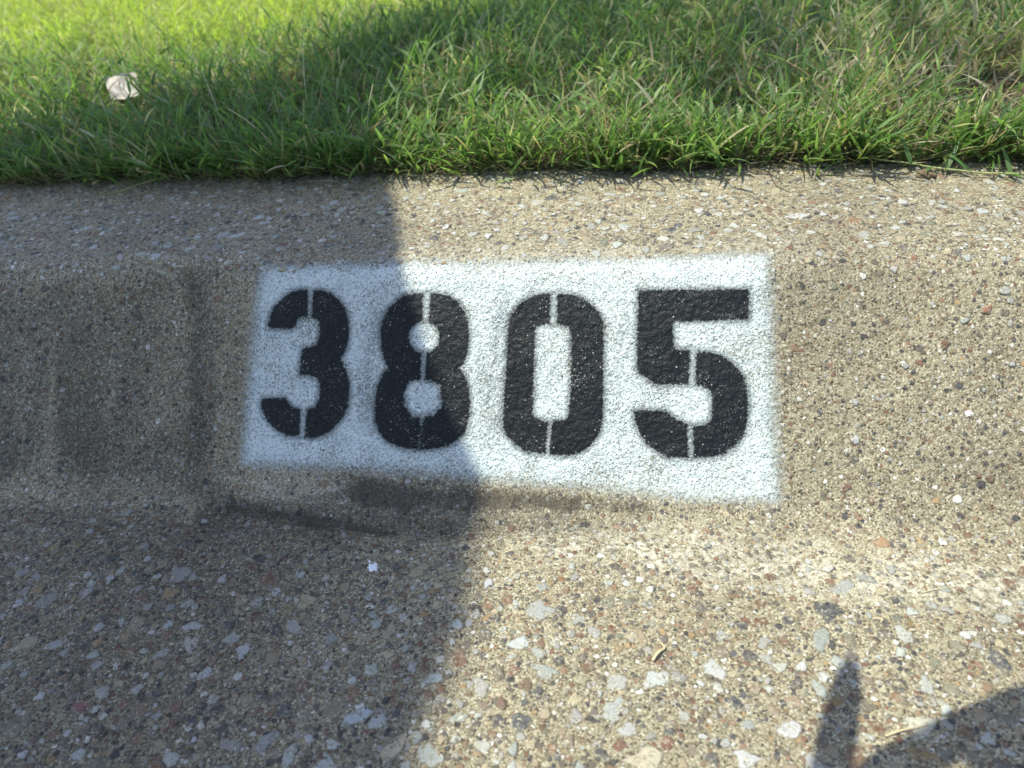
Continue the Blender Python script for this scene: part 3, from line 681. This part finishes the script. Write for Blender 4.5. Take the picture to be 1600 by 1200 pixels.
# dead stems and crumbs of thatch along the edge
n = 3400; x = rng.uniform(-.85, .95, n); y = yedge(x) + .001 + np.abs(rng.normal(0, .012, n))
put(strips(np.stack([x, y, ground_z(x, y) + rng.uniform(0, .012, n)], -1), rng.uniform(0, 6.28, n), rng.uniform(.9, 1.6, n), rng.uniform(-.3, .3, n), rng.uniform(.010, .035, n), rng.uniform(.0006, .0016, n), gcol(n, 1.) * .8, segs=3))
# a few tall flowering stems standing clear of the turf
tx = rng.uniform(-1.2, .5, 260); tyy = rng.uniform(.33, 1.3, 260)
put(strips(np.stack([tx, tyy, ground_z(tx, tyy)], -1), rng.uniform(0, 6.28, 260), rng.uniform(.05, .45, 260), rng.uniform(0, .7, 260), rng.uniform(.06, .115, 260),
           np.full(260, .0016), gcol(260, .15), segs=7, wprof=lambda t: 1 - .6 * t))
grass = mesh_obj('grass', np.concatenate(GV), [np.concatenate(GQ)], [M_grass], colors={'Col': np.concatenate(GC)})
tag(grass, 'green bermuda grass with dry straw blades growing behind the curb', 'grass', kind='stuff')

# ---------------------------------------------------------------- small things lying about
def tube(path, rad, k=6):
    path = np.asarray(path, float); rad = np.broadcast_to(rad, len(path)); V = []
    for i_, p in enumerate(path):
        d = path[min(i_+1, len(path)-1)] - path[max(i_-1, 0)]; d /= np.linalg.norm(d) + 1e-12
        a = np.cross(d, (0, 0, 1.)); a = a / np.linalg.norm(a) if np.linalg.norm(a) > 1e-3 else np.array([1., 0, 0]); b = np.cross(d, a)
        for q_ in range(k):
            w_ = 2*np.pi*q_/k; V.append(p + rad[i_]*(a*np.cos(w_) + b*np.sin(w_)))
    F = [(i_*k+q_, i_*k+(q_+1) % k, (i_+1)*k+(q_+1) % k, (i_+1)*k+q_) for i_ in range(len(path)-1) for q_ in range(k)]
    V.append(path[0]); V.append(path[-1]); c0, c1 = len(V)-2, len(V)-1
    T = [(c0, (q_+1) % k, q_) for q_ in range(k)] + [(c1, (len(path)-1)*k+q_, (len(path)-1)*k+(q_+1) % k) for q_ in range(k)]
    return np.array(V), np.array(F), np.array(T)
def add_tubes(name, tubes, mat, parent=None):
    V, F, T = [], [], []; o = 0
    for v, f, t in tubes:
        V.append(v); F.append(f + o); T.append(t + o); o += len(v)
    return mesh_obj(name, np.concatenate(V), [np.concatenate(F), np.concatenate(T)], [mat], parent=parent)
def smooth_path(pts, n=24):
    pts = np.asarray(pts, float); t = np.linspace(0, len(pts)-1, n); out = []
    for v in t:
        i_ = min(int(v), len(pts)-2); f = v - i_
        p0, p1, p2, p3 = pts[max(i_-1, 0)], pts[i_], pts[i_+1], pts[min(i_+2, len(pts)-1)]
        out.append(.5*((2*p1) + (-p0+p2)*f + (2*p0-5*p1+4*p2-p3)*f*f + (-p0+3*p1-3*p2+p3)*f**3))
    return np.array(out)

# straw bits
def straw(pts, r, label, mat=M_straw):
    us_ = smooth_path([(a, b, h) for a, b, h in pts], 18)
    P = surf(us_[:, 0], us_[:, 1], us_[:, 2] + r * .9)
    rr = r * (1 - .55 * np.linspace(0, 1, 18) ** 2); o = add_tubes('straw', [tube(P, rr)], mat)
    tag(o, label, 'straw', 'dry straws lying in the gutter'); return o
straw([(.1905, -.1345, .0006), (.199, -.131, .001), (.2105, -.127, .0006)], .0005, 'longest dry straw, beside the wide shadow at the lower right of the gutter')
straw([(.0885, -.1045, .0008), (.0915, -.1005, .0022), (.0945, -.0965, .0008), (.0925, -.0935, .001)], .0008, 'short curled dry straw on the sunlit gutter below the digit 0')
straw([(.2285, -.0495, .0004), (.238, -.046, .0008), (.2495, -.0425, .0004)], .00025, 'hair-thin dry straw across the pale cement smear at the right')
# clod
def lump(name, c, r, mat, n=14, seed=1, squash=.6):
    g = np.random.default_rng(seed); V = []; 
    for a in range(1, n):
        for b in range(2*n):
            th, ph = np.pi*a/n, np.pi*b/n; d = np.array([np.sin(th)*np.cos(ph), np.sin(th)*np.sin(ph), np.cos(th)])
            V.append(d)
    V = np.array(V + [(0, 0, 1.), (0, 0, -1.)])
    k = 1 + .30 * np.sin(V[:, 0]*3.1 + seed) * np.cos(V[:, 1]*2.7 + seed*2) + .16 * np.sin(V[:, 2]*6 + V[:, 0]*7 + seed) + .08 * np.sin(V[:, 1]*17 + V[:, 0]*13) + g.uniform(-.06, .06, len(V))
    P = V * k[:, None] * np.array(r); m = 2*n
    F = np.array([(a*m+b, a*m+(b+1) % m, (a+1)*m+(b+1) % m, (a+1)*m+b) for a in range(n-2) for b in range(m)])[:, ::-1]
    tp, bt = len(V)-2, len(V)-1
    T = np.array([(tp, b, (b+1) % m) for b in range(m)] + [(bt, (n-2)*m+(b+1) % m, (n-2)*m+b) for b in range(m)])
    return mesh_obj(name, P + c, [F, T], [mat])
tag(lump('soil_clod', surf(np.array([.2775]), np.array([.272]), np.array([.0018]))[0], (.0062, .0042, .003), M_clod, seed=3),
    'crumbly brown clod of soil on the curb top under the green runner', 'soil clod')
# paint blot on the gutter
a_ = np.linspace(0, 2*np.pi, 40, endpoint=False)
rb = .0037 * (1 + .12*np.sin(3*a_+1) + .12*np.sin(7*a_+2) + .12*np.sin(11*a_) + rng.uniform(-.1, .1, 40))
rb[14:16] *= 1.7
V = []
for sc, h in ((1, -.0001), (.93, .00035), (.5, .0006)):
    V.append(surf(-.0752 + rb*sc*np.cos(a_)*1.15, -.0525 + rb*sc*np.sin(a_), np.full(40, h)))
V.append(surf(np.array([-.0752]), np.array([-.0525]), np.array([.0006]))); V = np.concatenate(V)
F = np.array([(i_*40+b, i_*40+(b+1) % 40, (i_+1)*40+(b+1) % 40, (i_+1)*40+b) for i_ in range(2) for b in range(40)])
T = np.array([(80+b, 80+(b+1) % 40, 120) for b in range(40)])
tag(mesh_obj('paint_blot', V, [F, T], [M_fleck]), 'small ragged blot of white paint alone on the shaded gutter below the digit 8', 'paint blot')

# green runners on the kerb top
def runner(path, leaves, label):
    root = empty('grass_runner', tuple(surf(np.array([path[0][0]]), np.array([path[0][1]]))[0]))
    tag(root, label, 'grass runner', 'grass runners lying on the curb top')
    bpy.context.view_layer.update(); inv = root.matrix_world.inverted()
    sp = smooth_path(path, 30); P = surf(sp[:, 0], sp[:, 1], sp[:, 2])
    st = add_tubes('stem', [tube(P, .0009*(1-.5*np.linspace(0, 1, 30)))], M_runner_stem, root); st.matrix_parent_inverse = inv
    for (t_, az, lean, L, W) in leaves:
        r = strips(P[int(t_*29)][None], np.array([az]), np.array([lean]), np.array([.35]), np.array([L]), np.array([W]), np.array([[.075, .165, .045]]), segs=8, twist=np.array([.1]))
        lf = mesh_obj('leaf', r[0], [r[1]], [M_runner], parent=root, colors={'Col': r[2]}); lf.matrix_parent_inverse = inv
M_runner_stem = simple('runner_stem', (.20, .26, .09), (.34, .33, .16), 120, .5, .0002)
runner([(.40, .262, .003), (.338, .2655, .003), (.307, .270, .004), (.281, .279, .005), (.262, .287, .006), (.235, .30, .007)],
       [(.25, 1.9, .6, .020, .0034), (.27, -1.4, 1.3, .012, .0032), (.42, 2.5, .9, .022, .003), (.55, .9, .6, .024, .0034), (.6, -2.2, 1.35, .014, .003), (.75, 2.2, .5, .026, .0034), (.95, 3.0, 1.2, .022, .003), (.05, .6, 1.0, .02, .003)],
       'green grass runner lying along the curb top at the far right')
runner([(-.325, .318, .006), (-.343, .312, .004), (-.366, .2975, .002), (-.388, .281, .001)],
       [(.45, 2.2, .9, .018, .003), (.5, .9, 1.1, .02, .0028), (.55, -2.6, 1.35, .014, .0026), (.85, 3.5, 1.35, .012, .0022), (.8, -2.0, 1.4, .008, .002), (.2, 1.2, .8, .02, .003)],
       'small grass sprig tipped over onto the shaded curb top at the left')
# torn paper scrap in the turf
pa = np.linspace(-1, 1, 15); PX, PY = np.meshgrid(pa, pa, indexing='ij')
edge = 1 + .10*np.sin(PX*5 + PY*3) + .05*np.sin(PY*11)
xx = PX*.0175*(1+.05*np.sin(PY*4)); hh_ = PY*.0135*(1+.06*np.sin(PX*3+1))
zt = .0025*np.sin(PX*3.2+.6)*np.cos(PY*2) + .003*np.abs(PX-.35) + .0006*np.sin(PX*9+PY*7)
top = np.stack([xx, zt + hh_*.55, hh_*.83], -1).reshape(-1, 3); nj = 15
i = np.arange(14)[:, None]; j = np.arange(14)[None]
q = np.stack([i*nj+j, (i+1)*nj+j, (i+1)*nj+j+1, i*nj+j+1], -1).reshape(-1, 4)
bord = np.concatenate([np.arange(15)*15, 14*15+np.arange(1, 15), (np.arange(13, -1, -1))*15+14, np.arange(13, 0, -1)])
back = top + np.array([0, .0003, -.0002]); nb = len(top)
e2 = np.roll(bord, -1); rimq = np.stack([bord, e2, e2+nb, bord+nb], -1)
M_paper = simple('torn_paper', (.46, .40, .35), (.54, .48, .43), 60, .8, .0006, .2, (.60, .60, .60))
pp = mesh_obj('paper_scrap', np.concatenate([top, back]), [q, q[:, ::-1]+nb, rimq], [M_paper])
pp.location = (-.489, .445, .180); pp.rotation_euler = (0, R(-6), R(14))
tag(pp, 'torn scrap of pale paper caught in the grass at the left', 'paper scrap')

# ---------------------------------------------------------------- unseen leafy shade caster, added to throw the shadows on kerb and lawn
shade_tree = empty('shade_tree', (-2.45, .75, .13)); tag(shade_tree, 'added leafy shade caster out of view, laid out to throw the curb shadows', 'shade_tree')
bpy.context.view_layer.update(); tinv = shade_tree.matrix_world.inverted()
S3 = SUN / SUN[2]
def lift(x, y, h): return np.array([x, y, 0]) + S3 * h
tr = [tube(smooth_path([(-2.45, .75, .1), (-2.44, .76, .8), (-2.36, .74, 1.5), (-2.25, .70, 2.3), (-2.15, .66, 3.3)], 24), np.linspace(.07, .03, 24), 12)]
b0 = np.array([-2.36, .74, 1.5]); b1 = np.array([-2.2, .68, 2.7])
limbs = [[b0, (-1.9, .5, 1.85), lift(-.90, .15, 1.8), lift(-.45, .10, 1.5)], [lift(-.90, .15, 1.8), lift(-.6, .3, 1.6), lift(-.2, .28, 1.5)],
         [b0, (-1.8, .3, 1.8), lift(-.95, -.1, 1.7), lift(-.35, -.18, 2.0)],
         [b1, (-1.9, .5, 2.9), lift(-.70, .30, 2.9), lift(-.3, .40, 2.9)], [lift(-.30, .40, 2.9), lift(-.12, .62, 3.0), lift(.2, .90, 3.0)], [lift(-.12, .62, 3.0), lift(.2, .55, 3.0), lift(.6, .75, 3.0)],
         [(-1.8, .3, 1.8), lift(-.75, -.34, 1.3), lift(-.28, -.38, 1.1), lift(.12, -.44, .85), lift(.32, -.30, .58), lift(.29, -.15, .51)],
         ]
for L_ in limbs:
    tr.append(tube(smooth_path(L_, 22), np.linspace(.018 if len(L_) < 5 else .010, .003, 22), 7))
tk = add_tubes('shade_trunk', tr, M_bark, shade_tree); tk.matrix_parent_inverse = tinv
# shade outline on the z = 0 plane along the sun's direction
EDGE = [(-.045, -.42), (-.028, -.22), (-.026, -.175), (-.023, -.154), (-.022, -.104), (-.021, -.069), (-.023, -.038), (-.024, -.008), (-.024, .013), (-.030, .030), (-.036, .052), (-.040, .075), (-.044, .104), (-.051, .140), (-.069, .194), (-.088, .249), (-.087, .30), (-.10, .40), (-.118, .50)]
A2 = [(-.118, .46), (-.24, .49), (-.198, .58), (-.14, .66), (-.033, .755), (.045, .855), (.25, 1.08), (1.0, 1.42), (1.1, .90), (.60, .62), (.285, .70), (.10, .70), (-.03, .62)]
leaves_c, leaves_s, leaves_l = [], [], []
def fill(poly, n, hlo, hhi, size, inset, long=1.7):
    P_ = np.array(poly); x0, y0 = P_.min(0); x1, y1 = P_.max(0)
    x = rng.uniform(x0, x1, n); y = rng.uniform(y0, y1, n); k = poly_sd(x, y, poly) > inset; x, y = x[k], y[k]; h = rng.uniform(hlo, hhi, len(x))
    leaves_c.append(np.stack([x, y, 0*x], -1) + S3[None]*h[:, None]); leaves_s.append(np.full(len(x), size)*rng.uniform(.8, 1.2, len(x))); leaves_l.append(np.full(len(x), long))
A1f = [p for p in EDGE if p[1] >= -.012] + [(-.242, .494), (-.338, .458), (-.43, .42), (-.50, .36), (-.66, .30), (-.85, .27), (-.85, -.012)]
A1n = [p for p in EDGE if p[1] < .002] + [(-.85, -.009), (-.85, -.42)]
fill(A1f, 9500, 1.2, 1.7, .030, .012); fill(A1n, 9500, 2.6, 3.3, .036, .010)
# small added leaves trace the edge of the shade
for (a, b) in zip(EDGE[:-1], EDGE[1:]):
    d_ = math.dist(a, b); m = int(d_ * 4200)
    t_ = rng.random(m); x = a[0] + (b[0]-a[0])*t_ - np.abs(rng.normal(0.0075, .006, m)); y = a[1] + (b[1]-a[1])*t_
    h = rng.uniform(1.15, 1.4, m) + (2.2 if a[1] < -.03 else .9 if a[1] < -.005 else .5 if a[1] > .13 else 0); leaves_c.append(np.stack([x, y, 0*x], -1) + S3[None]*h[:, None]); leaves_s.append(np.full(m, .016)); leaves_l.append(np.full(m, 1.5))
fill(A2, 9000, 2.7, 3.4, .045, .01)
fill([(-.10, .36), (.75, .32), (.75, .75), (.0, .66), (-.10, .50)], 260, 2.9, 3.6, .034, 0)        # sparse leaves added to dapple the right of the lawn
LC = np.concatenate(leaves_c); LS = np.concatenate(leaves_s); LL = np.concatenate(leaves_l); n = len(LC)
def leaf_mesh(LC, LS, LL, nrm=None, axd=None, bar=None):
    n = len(LC)
    nr = rng.normal(0, .45, (n, 3)) + SUN if nrm is None else nrm
    nr /= np.linalg.norm(nr, axis=1)[:, None]
    ax = rng.normal(0, 1, (n, 3)) if axd is None else axd
    ax -= (ax*nr).sum(1)[:, None]*nr; ax /= np.linalg.norm(ax, axis=1)[:, None]; bx = np.cross(nr, ax)
    prof_ = [(-1, .06), (-.6, .62), (-.1, 1.), (.45, .75), (1, .04)] if bar is None else bar; V = []
    for a, w in prof_:
        for sg in (-1, 0, 1):
            V.append(LC + ax*(a*LS*LL*.5)[:, None] + bx*(sg*w*LS*.5)[:, None] + nr*((.10*abs(sg)-.12*a*a)*LS)[:, None])
    V = np.stack(V, 1).reshape(-1, 3); b = (np.arange(n)*15)[:, None]
    q = np.concatenate([np.stack([b+3*i_+j_, b+3*i_+j_+1, b+3*i_+j_+4, b+3*i_+j_+3], -1).reshape(-1, 4) for i_ in range(4) for j_ in range(2)])
    return V, q
V, q = leaf_mesh(LC, LS, LL)
# long leaves added to throw the finger-like bars of shade on the gutter
tips = [(lift(.1715, -.140, .50), .0165, 5.4, (.33, .94, 0)), (lift(.222, -.134, .50), .020, 5.6, (-.90, -.50, 0)), (lift(.275, -.132, .51), .034, 3.0, (-.9, -.3, 0)),
        (lift(.262, -.158, .52), .030, 3.4, (-.6, -.8, 0))]
V2, q2 = leaf_mesh(np.array([t_[0] for t_ in tips]), np.array([t_[1] for t_ in tips]), np.array([t_[2] for t_ in tips]),
                   np.array([SUN]*len(tips)), np.array([t_[3] for t_ in tips], float), [(-1, .15), (-.75, .85), (-.1, 1.), (.6, .85), (1, .35)])
cw = mesh_obj('shade_crown', np.concatenate([V, V2]), [np.concatenate([q, q2+len(V)])], [M_crown], parent=shade_tree); cw.matrix_parent_inverse = tinv
